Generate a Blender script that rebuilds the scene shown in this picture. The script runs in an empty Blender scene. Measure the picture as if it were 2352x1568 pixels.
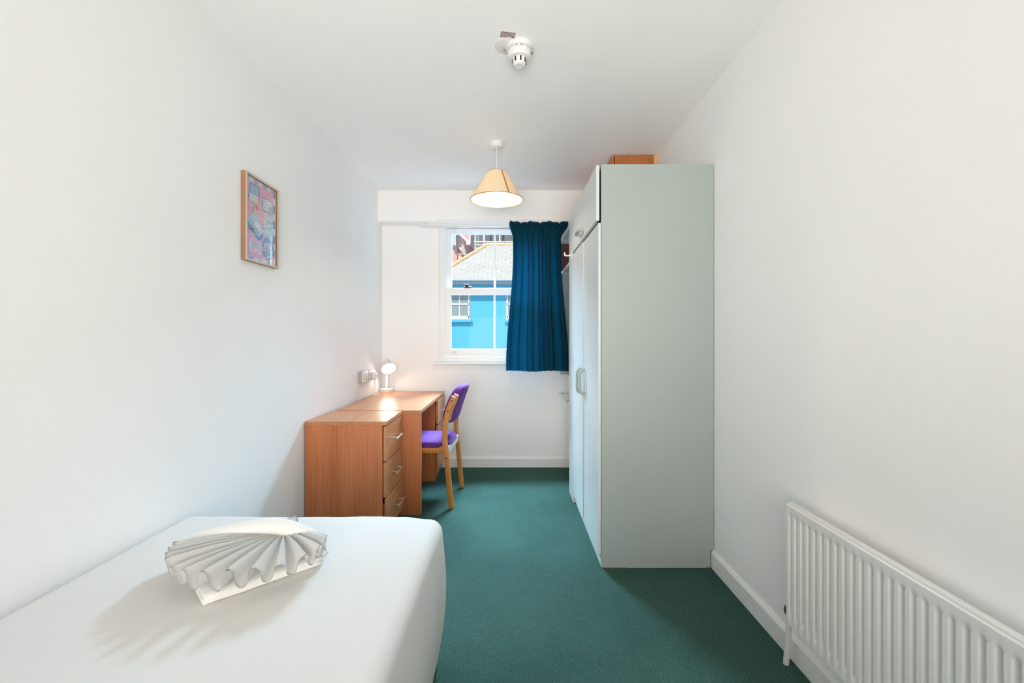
import bpy, bmesh, math, random
from mathutils import Vector, Matrix, noise

# ------------------------------------------------------------------ camera, world, light
S = bpy.context.scene
COL = S.collection
CAM_H = 1.23
FPX = 1050.0                      # focal length in pixels of the 2352 x 1568 frame
cd = bpy.data.cameras.new('camera')
cd.sensor_fit = 'HORIZONTAL'; cd.sensor_width = 36.0
cd.lens = 36.0 * FPX / 2352.0
cd.shift_x = 4 / 2352.0
cd.shift_y = -9 / 2352.0
cd.clip_start = 0.02; cd.clip_end = 300
cam = bpy.data.objects.new('camera', cd); COL.objects.link(cam)
cam.location = (0, 0, CAM_H); cam.rotation_euler = (math.pi / 2, 0, 0)
S.camera = cam

W = bpy.data.worlds.new('world'); S.world = W; W.use_nodes = True
bg = W.node_tree.nodes['Background']
bg.inputs[0].default_value = (0.55, 0.75, 1.0, 1); bg.inputs[1].default_value = 0.8

sd = bpy.data.lights.new('sun', 'SUN'); sd.energy = 3.6; sd.angle = math.radians(0.6); sd.color = (1, .97, .92)
sun = bpy.data.objects.new('sun', sd); COL.objects.link(sun)
sun.rotation_euler = Vector((0.30, 0.62, -0.88)).to_track_quat('-Z', 'Y').to_euler()

ad = bpy.data.lights.new('daylight', 'AREA'); ad.shape = 'RECTANGLE'; ad.size = 3.3; ad.size_y = 2.2
ad.energy = 4300; ad.color = (0.52, 0.77, 1.0)
al = bpy.data.objects.new('daylight', ad); COL.objects.link(al)
al.location = (-0.65, 6.6, 4.0)
al.rotation_euler = (Vector((-0.15, 4.35, 1.5)) - Vector(al.location)).to_track_quat('-Z', 'Y').to_euler()

rd = bpy.data.lights.new('rear_fill_light', 'AREA'); rd.shape = 'RECTANGLE'; rd.size = 1.5; rd.size_y = 1.0
rd.energy = 26.5; rd.color = (1, .95, .88); rd.spread = math.radians(92)
rl = bpy.data.objects.new('rear_fill_light', rd); COL.objects.link(rl)       # fill light added behind the camera, not a lamp of the room
rl.location = (-.12, -1.05, 1.18); rl.rotation_euler = (math.radians(103), 0, 0)

PENDANT_W = 9.5
DESKLAMP_W = 0.85
VS = S.view_settings
VS.view_transform = 'Standard'; VS.look = 'None'; VS.gamma = 1; VS.exposure = 0.10
VS.use_curve_mapping = False
S.cycles.max_bounces = 14; S.cycles.diffuse_bounces = 10; S.cycles.transparent_max_bounces = 16
S.cycles.sample_clamp_indirect = 6.0

# ------------------------------------------------------------------ materials
def srgb(r, g, b):
    f = lambda c: c / 12.92 if c <= .04045 else ((c + .055) / 1.055) ** 2.4
    return (f(r / 255), f(g / 255), f(b / 255), 1)

class NT:
    def __init__(s, name):
        s.m = bpy.data.materials.new(name); s.m.use_nodes = True
        s.t = s.m.node_tree; s.b = s.t.nodes['Principled BSDF']; s.out = s.t.nodes['Material Output']
    def n(s, typ, **kw):
        nd = s.t.nodes.new(typ)
        for k, v in kw.items():
            setattr(nd, k, v)
        return nd
    def l(s, a, b): s.t.links.new(a, b)
    def coord(s, scale=(1, 1, 1), out='Object'):
        tc = s.n('ShaderNodeTexCoord'); mp = s.n('ShaderNodeMapping')
        mp.inputs['Scale'].default_value = scale
        s.l(tc.outputs[out], mp.inputs['Vector']); return mp.outputs['Vector']
    def noise(s, vec, scale, detail=4, rough=.6):
        nz = s.n('ShaderNodeTexNoise'); nz.inputs['Scale'].default_value = scale
        nz.inputs['Detail'].default_value = detail; nz.inputs['Roughness'].default_value = rough
        s.l(vec, nz.inputs['Vector']); return nz.outputs['Fac']
    def ramp(s, fac, stops):
        r = s.n('ShaderNodeValToRGB'); e = r.color_ramp.elements
        while len(e) > 1: e.remove(e[-1])
        e[0].position = stops[0][0]; e[0].color = stops[0][1]
        for p, c in stops[1:]:
            x = e.new(p); x.color = c
        s.l(fac, r.inputs['Fac']); return r.outputs['Color']
    def bump(s, h, strength, dist=.002):
        b = s.n('ShaderNodeBump'); b.inputs['Strength'].default_value = strength; b.inputs['Distance'].default_value = dist
        s.l(h, b.inputs['Height']); s.l(b.outputs['Normal'], s.b.inputs['Normal'])

def plain(name, col, rough=.5, metal=0, spec=.5, vary=.04, vscale=6, bump=0, bscale=80):
    """plain paint / plastic / metal with slight procedural unevenness"""
    k = NT(name)
    v = k.coord()
    f = k.noise(v, vscale)
    c1 = tuple(min(1, c * (1 - vary)) for c in col[:3]) + (1,)
    c2 = tuple(min(1, c * (1 + vary)) for c in col[:3]) + (1,)
    k.l(k.ramp(f, [(.3, c1), (.7, c2)]), k.b.inputs['Base Color'])
    k.b.inputs['Roughness'].default_value = rough; k.b.inputs['Metallic'].default_value = metal
    k.b.inputs['Specular IOR Level'].default_value = spec
    if bump: k.bump(k.noise(v, bscale, 5), bump)
    return k.m

def wood(name, dark, light, axis, rough=.35, fine=60, spec=.5):
    k = NT(name)
    sc = [fine, fine, fine]; sc['xyz'.index(axis)] = fine * .035
    v = k.coord(tuple(sc))
    f = k.noise(v, 1.6, 6, .65)
    sc2 = [9, 9, 9]; sc2['xyz'.index(axis)] = .8
    f2 = k.noise(k.coord(tuple(sc2)), 1.0, 2)
    mx = k.n('ShaderNodeMath', operation='MULTIPLY_ADD'); k.l(f2, mx.inputs[0]); mx.inputs[1].default_value = .6
    k.l(f, mx.inputs[2])
    k.l(k.ramp(mx.outputs[0], [(.55, dark), (.72, tuple((a + b) / 2 for a, b in zip(dark, light))), (.95, light)]), k.b.inputs['Base Color'])
    k.b.inputs['Roughness'].default_value = rough; k.b.inputs['Specular IOR Level'].default_value = spec
    return k.m

def emit(name, col, strength):
    k = NT(name); k.b.inputs['Base Color'].default_value = col
    k.b.inputs['Emission Color'].default_value = col; k.b.inputs['Emission Strength'].default_value = strength
    return k.m

def glassy(name, gloss=.06, tint=(1, 1, 1, 1), rough=.02):
    k = NT(name)
    k.t.nodes.remove(k.b)
    tr = k.n('ShaderNodeBsdfTransparent'); tr.inputs[0].default_value = tint
    gl = k.n('ShaderNodeBsdfGlossy'); gl.inputs['Roughness'].default_value = rough
    mx = k.n('ShaderNodeMixShader'); mx.inputs[0].default_value = gloss
    k.l(tr.outputs[0], mx.inputs[1]); k.l(gl.outputs[0], mx.inputs[2]); k.l(mx.outputs[0], k.out.inputs[0])
    return k.m

def fabric(name, c1, c2, rough=.9, scale=500, sheen=.0, bump=.3, sheencol=(1, 1, 1, 1)):
    k = NT(name)
    v = k.coord()
    f = k.noise(v, scale, 3, .7)
    k.l(k.ramp(f, [(.3, c1), (.7, c2)]), k.b.inputs['Base Color'])
    k.b.inputs['Roughness'].default_value = rough; k.b.inputs['Specular IOR Level'].default_value = .15
    k.b.inputs['Sheen Weight'].default_value = sheen; k.b.inputs['Sheen Roughness'].default_value = .4
    k.b.inputs['Sheen Tint'].default_value = sheencol
    k.bump(f, bump, .001)
    return k.m

M = {}
M['wall'] = plain('wall_paint', (.905, .905, .90, 1), .75, vary=.012, vscale=1.6, bump=.05, bscale=120, spec=.25)
M['ceil'] = plain('ceiling_paint', (.915, .915, .91, 1), .85, vary=.01, vscale=1.2, bump=.04, bscale=90, spec=.2)
M['trim'] = plain('white_gloss_paint', (.84, .84, .825, 1), .35, vary=.02, bump=.04, bscale=40)
M['upvc'] = plain('white_window_frame', (.86, .86, .86, 1), .3, vary=.01)
M['plastic'] = plain('white_plastic', (.77, .77, .755, 1), .4, vary=.01)
M['plasticgrey'] = plain('grey_plastic', (.38, .38, .37, 1), .5, vary=.02)
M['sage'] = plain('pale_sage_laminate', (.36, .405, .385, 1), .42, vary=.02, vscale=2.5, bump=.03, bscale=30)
M['sagelight'] = plain('pale_lit_laminate', (.62, .66, .65, 1), .4, vary=.015, vscale=3)  # sage made lighter, with window light on the wardrobe doors mixed in
M['chrome'] = plain('chrome', (.75, .75, .75, 1), .18, metal=1, vary=.01)
M['steel'] = plain('brushed_steel', (.62, .60, .57, 1), .3, metal=1, vary=.03)
M['black'] = plain('black_plastic', (.012, .012, .012, 1), .4)
M['darkgrey'] = plain('dark_grey', (.05, .05, .05, 1), .5)
M['radiator'] = plain('radiator_enamel', (.79, .78, .76, 1), .3, vary=.015, vscale=5)
WD, WL = srgb(168, 90, 50), srgb(200, 121, 73)
M['wood_z'] = wood('beech_laminate_upright', WD, WL, 'z')
M['wood_y'] = wood('beech_laminate_lengthwise', srgb(163, 101, 64), srgb(196, 134, 90), 'y', rough=.3)  # paler than the upright laminate: gloss on the tops put into the colour
M['wood_x'] = wood('beech_laminate_crosswise', WD, WL, 'x')
M['wood_edge'] = wood('beech_edging', srgb(150, 98, 60), srgb(180, 125, 82), 'y', rough=.4)
M['plywood'] = wood('lacquered_bent_plywood', srgb(166, 100, 40), srgb(204, 138, 68), 'z', rough=.28, fine=45)
M['plywood_x'] = wood('lacquered_bent_plywood_rail', srgb(166, 100, 40), srgb(204, 138, 68), 'x', rough=.28, fine=45)
M['mahogany'] = wood('dark_mahogany_lining', srgb(60, 22, 14), srgb(88, 36, 22), 'z', rough=.5)
M['orangewood'] = wood('orange_wood_veneer', srgb(160, 92, 46), srgb(190, 116, 62), 'z', rough=.4)
M['palewood'] = wood('pale_bare_wood', srgb(215, 170, 122), srgb(235, 195, 150), 'z', rough=.6)
M['sheet'] = fabric('white_bed_sheet', (.70, .685, .66, 1), (.73, .715, .69, 1), scale=900, bump=.08)
M['towel'] = fabric('white_terry_towel', (.80, .79, .77, 1), (.87, .86, .84, 1), scale=420, bump=.5, sheen=.1)
M['purple'] = fabric('purple_upholstery', (.085, .020, .160, 1), (.150, .044, .275, 1), scale=350, sheen=.22, bump=.35, sheencol=(.7, .45, 1, 1))
M['curtain'] = fabric('petrol_blue_curtain', (.002, .066, .115, 1), (.004, .108, .165, 1), scale=600, sheen=.12, bump=.25, sheencol=(.3, .6, .9, 1))
M['glass'] = glassy('window_glass', .0018)
M['picglass'] = glassy('picture_glass', .20)

k = NT('green_carpet')
v = k.coord()
f = k.noise(v, 260, 3, .75); f2 = k.noise(v, 2.2, 3)
c = k.ramp(f, [(.28, (.023, .053, .043, 1)), (.52, (.044, .098, .081, 1)), (.68, (.084, .160, .134, 1)), (.80, (.19, .27, .22, 1))])
c2 = k.ramp(f2, [(.3, (.86, .86, .86, 1)), (.7, (1.1, 1.1, 1.1, 1))])
mx = k.n('ShaderNodeMixRGB', blend_type='MULTIPLY'); mx.inputs[0].default_value = 1
k.l(c, mx.inputs[1]); k.l(c2, mx.inputs[2]); k.l(mx.outputs[0], k.b.inputs['Base Color'])
k.b.inputs['Roughness'].default_value = 1; k.b.inputs['Specular IOR Level'].default_value = .05
k.bump(f, .6, .004)
M['carpet'] = k.m

# translucent card lampshade
def shade_mat(name, col, trans):
    k = NT(name); k.t.nodes.remove(k.b)
    v = k.coord()
    c = k.ramp(k.noise(v, 90), [(.3, tuple(x * .96 for x in col[:3]) + (1,)), (.7, col)])
    d = k.n('ShaderNodeBsdfDiffuse'); t = k.n('ShaderNodeBsdfTranslucent'); mx = k.n('ShaderNodeMixShader')
    k.l(c, d.inputs[0]); k.l(c, t.inputs[0]); mx.inputs[0].default_value = trans
    k.l(d.outputs[0], mx.inputs[1]); k.l(t.outputs[0], mx.inputs[2]); k.l(mx.outputs[0], k.out.inputs[0])
    return k.m
M['shade'] = shade_mat('cream_lampshade_card', (.95, .80, .56, 1), .14)
M['seam'] = plain('lampshade_seam', srgb(190, 135, 80), .8)

# ------------------------------------------------------------------ geometry helpers
def wpos(o):
    p = Vector((0, 0, 0))
    while o is not None:
        p = p + o.location; o = o.parent
    return p

def mesh_obj(name, bm, mat, parent=None, local=False, smooth=False, origin=None):
    """link a bmesh, given in world coordinates, as one object (local=True: in the parent's own frame)"""
    me = bpy.data.meshes.new(name)
    if not local:
        if parent is not None:
            off = wpos(parent)
        elif origin is not None:
            off = Vector(origin)
        else:
            xs = [v.co for v in bm.verts]
            off = Vector(((min(p.x for p in xs) + max(p.x for p in xs)) / 2, (min(p.y for p in xs) + max(p.y for p in xs)) / 2, min(p.z for p in xs)))
        bmesh.ops.translate(bm, verts=bm.verts, vec=-off)
    bm.normal_update()
    bm.to_mesh(me); bm.free()
    if smooth:
        for p in me.polygons: p.use_smooth = True
        if smooth != 'all':
            try: me.set_sharp_from_angle(angle=math.radians(40))
            except Exception: pass
    for m in (mat if isinstance(mat, (list, tuple)) else [mat]):
        me.materials.append(m)
    o = bpy.data.objects.new(name, me); COL.objects.link(o)
    if parent is not None: o.parent = parent
    elif not local: o.location = off
    return o

def empty(name, loc, rz=0):
    o = bpy.data.objects.new(name, None); COL.objects.link(o); o.location = loc; o.rotation_euler = (0, 0, rz)
    o.empty_display_size = .05
    return o

def tag(o, label=None, cat=None, group=None, kind=None):
    if label: o['label'] = label
    if cat: o['category'] = cat
    if group: o['group'] = group
    if kind: o['kind'] = kind
    return o

def bx(x0, x1, y0, y1, z0, z1, bev=0.0, seg=2, bm=None):
    b = bm or bmesh.new()
    t = bmesh.new()
    bmesh.ops.create_cube(t, size=1)
    for v in t.verts:
        v.co = Vector(((x0 + x1) / 2 + v.co.x * (x1 - x0), (y0 + y1) / 2 + v.co.y * (y1 - y0), (z0 + z1) / 2 + v.co.z * (z1 - z0)))
    if bev: bmesh.ops.bevel(t, geom=list(t.edges), offset=bev, segments=seg, profile=.5, affect='EDGES')
    if bm is None:
        b.free(); return t
    me = bpy.data.meshes.new('tmp'); t.to_mesh(me); t.free(); b.from_mesh(me); bpy.data.meshes.remove(me)
    return b

def join(dst, src):
    me = bpy.data.meshes.new('tmp'); src.to_mesh(me); src.free(); dst.from_mesh(me); bpy.data.meshes.remove(me); return dst

def prism(poly, axis, a0, a1, bev=0):
    """extrude a 2-D polygon along an axis; poly is in the two other axes (x: y,z / y: x,z / z: x,y)"""
    b = bmesh.new()
    def P(p, a):
        return {'x': (a, p[0], p[1]), 'y': (p[0], a, p[1]), 'z': (p[0], p[1], a)}[axis]
    lo = [b.verts.new(P(p, a0)) for p in poly]; hi = [b.verts.new(P(p, a1)) for p in poly]
    n = len(poly)
    b.faces.new(lo); b.faces.new(list(reversed(hi)))
    for i in range(n): b.faces.new((lo[i], hi[i], hi[(i + 1) % n], lo[(i + 1) % n]))
    bmesh.ops.recalc_face_normals(b, faces=b.faces)
    if bev: bmesh.ops.bevel(b, geom=list(b.edges), offset=bev, segments=2, profile=.5, affect='EDGES')
    return b

def tube(pts, r, seg=12, caps=True, ry=None):
    """sweep a round (or r x ry) section along points; r may be a list"""
    b = bmesh.new(); pts = [Vector(p) for p in pts]; n = len(pts)
    rs = r if isinstance(r, (list, tuple)) else [r] * n
    rings = []; up = None
    for i, p in enumerate(pts):
        t = (pts[min(i + 1, n - 1)] - pts[max(i - 1, 0)]).normalized()
        if up is None:
            a = Vector((0, 0, 1)) if abs(t.z) < .9 else Vector((1, 0, 0))
            up = (a - t * a.dot(t)).normalized()
        else:
            up = (up - t * up.dot(t)).normalized()
        s = t.cross(up)
        q = (ry / rs[i]) if ry else 1
        rings.append([b.verts.new(p + up * rs[i] * q * math.cos(2 * math.pi * k / seg) + s * rs[i] * math.sin(2 * math.pi * k / seg)) for k in range(seg)])
    for A, B in zip(rings, rings[1:]):
        for k in range(seg): b.faces.new((A[k], A[(k + 1) % seg], B[(k + 1) % seg], B[k]))
    if caps: b.faces.new(rings[0]); b.faces.new(list(reversed(rings[-1])))
    bmesh.ops.recalc_face_normals(b, faces=b.faces)
    return b

def smooth_path(pts, n=6):
    pts = [Vector(p) for p in pts]; out = []
    for i in range(len(pts) - 1):
        p0 = pts[max(i - 1, 0)]; p1 = pts[i]; p2 = pts[i + 1]; p3 = pts[min(i + 2, len(pts) - 1)]
        for k in range(n):
            t = k / n
            out.append(.5 * ((2 * p1) + (p2 - p0) * t + (2 * p0 - 5 * p1 + 4 * p2 - p3) * t * t + (3 * p1 - p0 - 3 * p2 + p3) * t ** 3))
    out.append(pts[-1]); return out

def lathe(prof, c=(0, 0, 0), seg=40, M4=None, closed=False):
    """revolve (r, z) points about z through c"""
    b = bmesh.new(); c = Vector(c); rings = []
    for r, z in prof:
        if r < 1e-6: rings.append([b.verts.new((0, 0, z))])
        else: rings.append([b.verts.new((r * math.cos(2 * math.pi * k / seg), r * math.sin(2 * math.pi * k / seg), z)) for k in range(seg)])
    for A, B in zip(rings, rings[1:]):
        for k in range(seg):
            a = [A[0]] if len(A) == 1 else [A[k], A[(k + 1) % seg]]
            d = [B[0]] if len(B) == 1 else [B[(k + 1) % seg], B[k]]
            if len(a) + len(d) >= 3: b.faces.new(a + d)
    bmesh.ops.recalc_face_normals(b, faces=b.faces)
    if M4 is not None: b.transform(M4)
    bmesh.ops.translate(b, verts=b.verts, vec=c)
    return b

def rrect(w, h, r, n=5):
    """rounded rectangle outline centred on 0"""
    out = []
    for cx, cy, a0 in ((w / 2 - r, h / 2 - r, 0), (-w / 2 + r, h / 2 - r, 90), (-w / 2 + r, -h / 2 + r, 180), (w / 2 - r, -h / 2 + r, 270)):
        for i in range(n + 1):
            a = math.radians(a0 + 90 * i / n); out.append((cx + r * math.cos(a), cy + r * math.sin(a)))
    return out

def grid(nu, nv, f, closed_u=False):
    b = bmesh.new()
    V = [[b.verts.new(f(i / nu, j / nv)) for j in range(nv + 1)] for i in range(nu + (0 if closed_u else 1))]
    R = len(V)
    for i in range(nu):
        for j in range(nv):
            b.faces.new((V[i][j], V[(i + 1) % R][j], V[(i + 1) % R][j + 1], V[i][j + 1]))
    return b

def text_bm(body, size, M4, align='CENTER', extrude=0.0, bold=0.0):
    cu = bpy.data.curves.new('lettering', 'FONT'); cu.body = body; cu.size = size; cu.align_x = align; cu.align_y = 'CENTER'
    cu.resolution_u = 2; cu.extrude = extrude; cu.offset = bold * size
    o = bpy.data.objects.new('lettering', cu); COL.objects.link(o)
    dg = bpy.context.evaluated_depsgraph_get()
    me = bpy.data.meshes.new_from_object(o.evaluated_get(dg))
    b = bmesh.new(); b.from_mesh(me); b.transform(M4)
    bpy.data.objects.remove(o); bpy.data.curves.remove(cu); bpy.data.meshes.remove(me)
    return b

def px(x, y, d):
    """a point of the room at distance d along Y, measured on the photograph"""
    return Vector(((x - 1172) * d / FPX, d, CAM_H - (y - 775) * d / FPX))

def clamp(v, a, b): return max(a, min(b, v))
def sstep(a, b, v):
    t = clamp((v - a) / (b - a), 0, 1); return t * t * (3 - 2 * t)

# ------------------------------------------------------------------ room shell
CEIL = 2.585; YB = 4.348; YR = -1.25; XR = 1.09
def XL(y): return -1.219 - .018 * (YB - y)         # the left wall stands a touch out of square

tag(mesh_obj('floor', bx(-1.55, 1.25, YR - .1, YB + .1, -.12, 0), M['carpet']), 'green speckled carpet floor', 'floor', kind='structure')
tag(mesh_obj('ceiling', bx(-1.55, 1.25, YR - .1, YB + .25, CEIL, CEIL + .12), M['ceil']), 'white painted ceiling', 'ceiling', kind='structure')
tag(mesh_obj('wall_left', prism([(XL(YR), YR - .1), (XL(YB), YB + .1), (-1.55, YB + .1), (-1.55, YR - .1)], 'z', 0, CEIL), M['wall']), 'white wall with the framed poster', 'wall', kind='structure')
tag(mesh_obj('wall_right', bx(XR, XR + .16, YR - .1, YB + .25, 0, CEIL), M['wall']), 'white wall above the radiator', 'wall', kind='structure')
tag(mesh_obj('wall_rear', bx(-1.55, 1.25, YR - .16, YR, 0, CEIL), M['wall']), 'white wall behind the bed head', 'wall', kind='structure')
WX0, WX1, WZ0, WZ1 = -.672, .372, 1.0, 2.30         # window opening
b = bmesh.new()
bx(-1.55, WX0, YB, YB + .22, 0, CEIL, bm=b); bx(WX1, 1.25, YB, YB + .22, 0, CEIL, bm=b)
bx(WX0, WX1, YB, YB + .22, 0, WZ0, bm=b); bx(WX0, WX1, YB, YB + .22, WZ1, CEIL, bm=b)
wb = tag(mesh_obj('wall_back', b, M['wall']), 'white wall with the sash window', 'wall', kind='structure')
mesh_obj('bulkhead', bx(XL(4.2) - .03, XR + .02, 4.21, YB + .01, 2.2925, CEIL + .01, .004), M['wall'], wb)

def baseboard_profile(t, h): return [(0, 0), (t, 0), (t, h - .014), (t * .6, h - .004), (t * .35, h), (0, h)]
b = prism([(XR - p[0], p[1]) for p in baseboard_profile(.016, .092)], 'y', YR, YB)
tag(mesh_obj('baseboard_right', b, M['trim']), 'white skirting board under the radiator', 'skirting board', kind='structure')
b = prism([(YB - p[0], p[1]) for p in baseboard_profile(.018, .096)], 'x', XL(YB), XR - .016)
tag(mesh_obj('baseboard_back', b, M['trim']), 'white skirting board below the window', 'skirting board', kind='structure')
b = prism([(p[0], p[1]) for p in baseboard_profile(.016, .092)], 'y', YR, YB - .018)
for v in b.verts: v.co.x += XL(v.co.y)
tag(mesh_obj('baseboard_left', b, M['trim']), 'white skirting board behind the bed and desk', 'skirting board', kind='structure')

# ------------------------------------------------------------------ sash window
win = tag(empty('window_1', (-.15, YB, WZ0)), 'white sliding sash window with four panes', 'window', kind='structure')
b = bmesh.new()
fy0, fy1 = YB - .004, YB + .13
bx(WX0, WX0 + .056, fy0, fy1, WZ0, WZ1, .003, bm=b); bx(WX1 - .056, WX1, fy0, fy1, WZ0, WZ1, .003, bm=b)
bx(WX0 + .05, WX1 - .05, fy0, fy1, WZ0, 1.05, .003, bm=b); bx(WX0 + .05, WX1 - .05, fy0, fy1, 2.285, WZ1, .003, bm=b)
bx(WX0 + .05, WX0 + .066, YB + .045, YB + .06, 1.7, 2.29, .001, bm=b)     # parting beads
bx(WX1 - .066, WX1 - .05, YB + .045, YB + .06, 1.7, 2.29, .001, bm=b)
mesh_obj('frame', b, M['upvc'], win)
b = bmesh.new()
for x0, x1 in ((WX0 - .014, WX0 + .004), (WX1 - .004, WX1 + .014)):
    bx(x0, x1, YB - .014, YB + .004, WZ0 - .002, 2.2925, .003, bm=b)
mesh_obj('architrave', b, M['trim'], win)
mesh_obj('sill', bx(WX0 - .055, WX1 + .055, YB - .045, YB + .03, WZ0 - .026, WZ0, .008, 3), M['trim'], win)
CX = (WX0 + WX1) / 2
def sash(y, x0, x1, z0, z1, gx0, gx1, gz0, gz1):
    b = bmesh.new(); t = .034
    bx(x0, gx0, y, y + t, z0, z1, .004, bm=b); bx(gx1, x1, y, y + t, z0, z1, .004, bm=b)
    bx(gx0 - .002, gx1 + .002, y, y + t, z0, gz0, .004, bm=b); bx(gx0 - .002, gx1 + .002, y, y + t, gz1, z1, .004, bm=b)
    s = mesh_obj('sash', b, M['upvc'], win)
    mesh_obj('muntin', bx(CX - .010, CX + .010, y + .002, y + t - .002, gz0 - .001, gz1 + .001, .003), M['upvc'], s)
    for a, c in ((gx0, CX - .010), (CX + .010, gx1)):
        mesh_obj('pane', bx(a - .002, c + .002, y + .015, y + .019, gz0 - .002, gz1 + .002), M['glass'], s)
    return s
sash_top = sash(YB + .064, WX0 + .058, WX1 - .058, 1.66, 2.284, -.563, .263, 1.705, 2.226)
sash_low = sash(YB + .006, WX0 + .050, WX1 - .050, 1.052, 1.702, -.563, .263, 1.122, 1.636)
b = bx(-.442, -.368, YB + .004, YB + .034, 1.702, 1.716, .003); bx(-.432, -.396, YB + .008, YB + .028, 1.716, 1.736, .004, bm=b)
bx(-.436, -.402, YB - .012, YB + .012, 1.722, 1.736, .003, bm=b)
mesh_obj('catch', b, M['black'], sash_low)
b = bx(-.534, -.526, YB - .004, YB + .01, 1.092, 1.124, .002); bx(-.56, -.512, YB + .001, YB + .008, 1.082, 1.098, .002, bm=b)
mesh_obj('tilt_latch', b, M['plastic'], sash_low)
mesh_obj('tilt_latch', bx(-.545, -.52, YB + .050, YB + .068, 2.245, 2.28, .004), M['plastic'], sash_top)
mesh_obj('trickle_vent', bx(-.37, .1, YB + .046, YB + .066, 2.246, 2.268, .004), M['upvc'], sash_top)

# ------------------------------------------------------------------ the street outside
M['render_blue'] = plain('sky_blue_render', (.125, .535, .70, 1), .85, vary=.05, vscale=1.2, bump=.2, bscale=20)
k = NT('grey_slate_roof')
v = k.coord((1, 1, 1))
br = k.n('ShaderNodeTexBrick'); k.l(v, br.inputs['Vector'])
br.inputs['Scale'].default_value = 1.0; br.inputs['Mortar Size'].default_value = .014; br.inputs['Brick Width'].default_value = .36; br.inputs['Row Height'].default_value = .225
br.inputs['Color1'].default_value = (.52, .50, .45, 1); br.inputs['Color2'].default_value = (.57, .55, .50, 1); br.inputs['Mortar'].default_value = (.43, .41, .36, 1)
sp = k.ramp(k.noise(v, 9, 2), [(.60, (1, 1, 1, 1)), (.70, (.72, .70, .64, 1))])
mx = k.n('ShaderNodeMixRGB', blend_type='MULTIPLY'); mx.inputs[0].default_value = 1
k.l(br.outputs['Color'], mx.inputs[1]); k.l(sp, mx.inputs[2]); k.l(mx.outputs[0], k.b.inputs['Base Color']); k.b.inputs['Roughness'].default_value = .85
M['slate'] = k.m
k = NT('red_brickwork')
v = k.coord((1, 1, 1))
br = k.n('ShaderNodeTexBrick'); mp = k.n('ShaderNodeMapping'); mp.inputs['Rotation'].default_value = (math.pi / 2, 0, 0)
k.l(v, mp.inputs['Vector']); k.l(mp.outputs[0], br.inputs['Vector'])
br.inputs['Scale'].default_value = 4; br.inputs['Color1'].default_value = (.74, .42, .38, 1); br.inputs['Color2'].default_value = (.80, .50, .46, 1); br.inputs['Mortar'].default_value = (.75, .6, .55, 1)
br.inputs['Mortar Size'].default_value = .01
k.l(br.outputs['Color'], k.b.inputs['Base Color']); k.b.inputs['Roughness'].default_value = .9
M['brick'] = k.m
M['terracotta'] = plain('terracotta_ridge_tile', srgb(245, 205, 160), .8, vary=.10, vscale=5)
M['outwhite'] = plain('outdoor_white_paint', (.82, .80, .76, 1), .5)
M['greywall'] = plain('weathered_grey_cladding', (.20, .20, .20, 1), .8, vary=.2, vscale=1.5)
M['soffit'] = plain('grey_soffit_board', (.62, .63, .63, 1), .7)
M['pane_dark'] = plain('reflecting_window_glass', (.33, .38, .36, 1), .15, vary=.1, vscale=3)
M['asphalt'] = plain('street_asphalt', (.16, .16, .16, 1), .9)
M['bluegrey'] = plain('blue_grey_fascia', (.44, .52, .55, 1), .6)

tag(mesh_obj('ground', bx(-25, 25, 5.5, 60, -4.1, -4.0), M['asphalt']), 'grey street far below the window', 'street', kind='structure')
D = 18.0
house = tag(empty('terraced_house', (0, D, -4)), 'sky-blue rendered house with grey slate hipped roof across the street', 'house')
mesh_obj('wall', bx(-2.85, 9, D, D + 5.2, -4, 3.42), M['render_blue'], house)
RX, RY, RZ = -1.09, 21.2, 5.51
EZ, EY = 3.46, 17.6
b = bmesh.new()
c = [b.verts.new(p) for p in ((-3.1, EY, EZ), (9.4, EY, EZ), (9.4, 23.6, EZ), (-3.1, 23.6, EZ), (RX, RY, RZ), (7.4, RY, RZ))]
b.faces.new((c[0], c[1], c[5], c[4])); b.faces.new((c[1], c[2], c[5])); b.faces.new((c[2], c[3], c[4], c[5])); b.faces.new((c[3], c[0], c[4])); b.faces.new((c[3], c[2], c[1], c[0]))
bmesh.ops.recalc_face_normals(b, faces=b.faces)
roof = mesh_obj('roof', b, M['slate'], house)
def ridge(A, B):
    A, B = Vector(A), Vector(B); n = max(2, int((B - A).length / .42)); b = bmesh.new()
    for i in range(n):
        p, q = A.lerp(B, i / n), A.lerp(B, (i + .96) / n)
        join(b, tube([p, q], .085, 8))
    o = mesh_obj('ridge_tiles', b, M['terracotta'], roof); return o
ridge((RX, RY, RZ + .02), (7.4, RY, RZ + .02)); ridge((-3.1, EY, EZ + .02), (RX, RY, RZ + .02))
mesh_obj('fascia', bx(-3.1, 9.4, EY - .03, EY + .02, EZ - .17, EZ, .01), M['bluegrey'], house)
mesh_obj('gutter', tube([(-3.15, EY - .08, EZ - .03), (9.4, EY - .08, EZ - .03)], .05, 8), M['bluegrey'], house)
mesh_obj('soffit', bx(-3.1, 9.4, EY, D + .01, EZ - .17, EZ - .13), M['soffit'], house)
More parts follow.
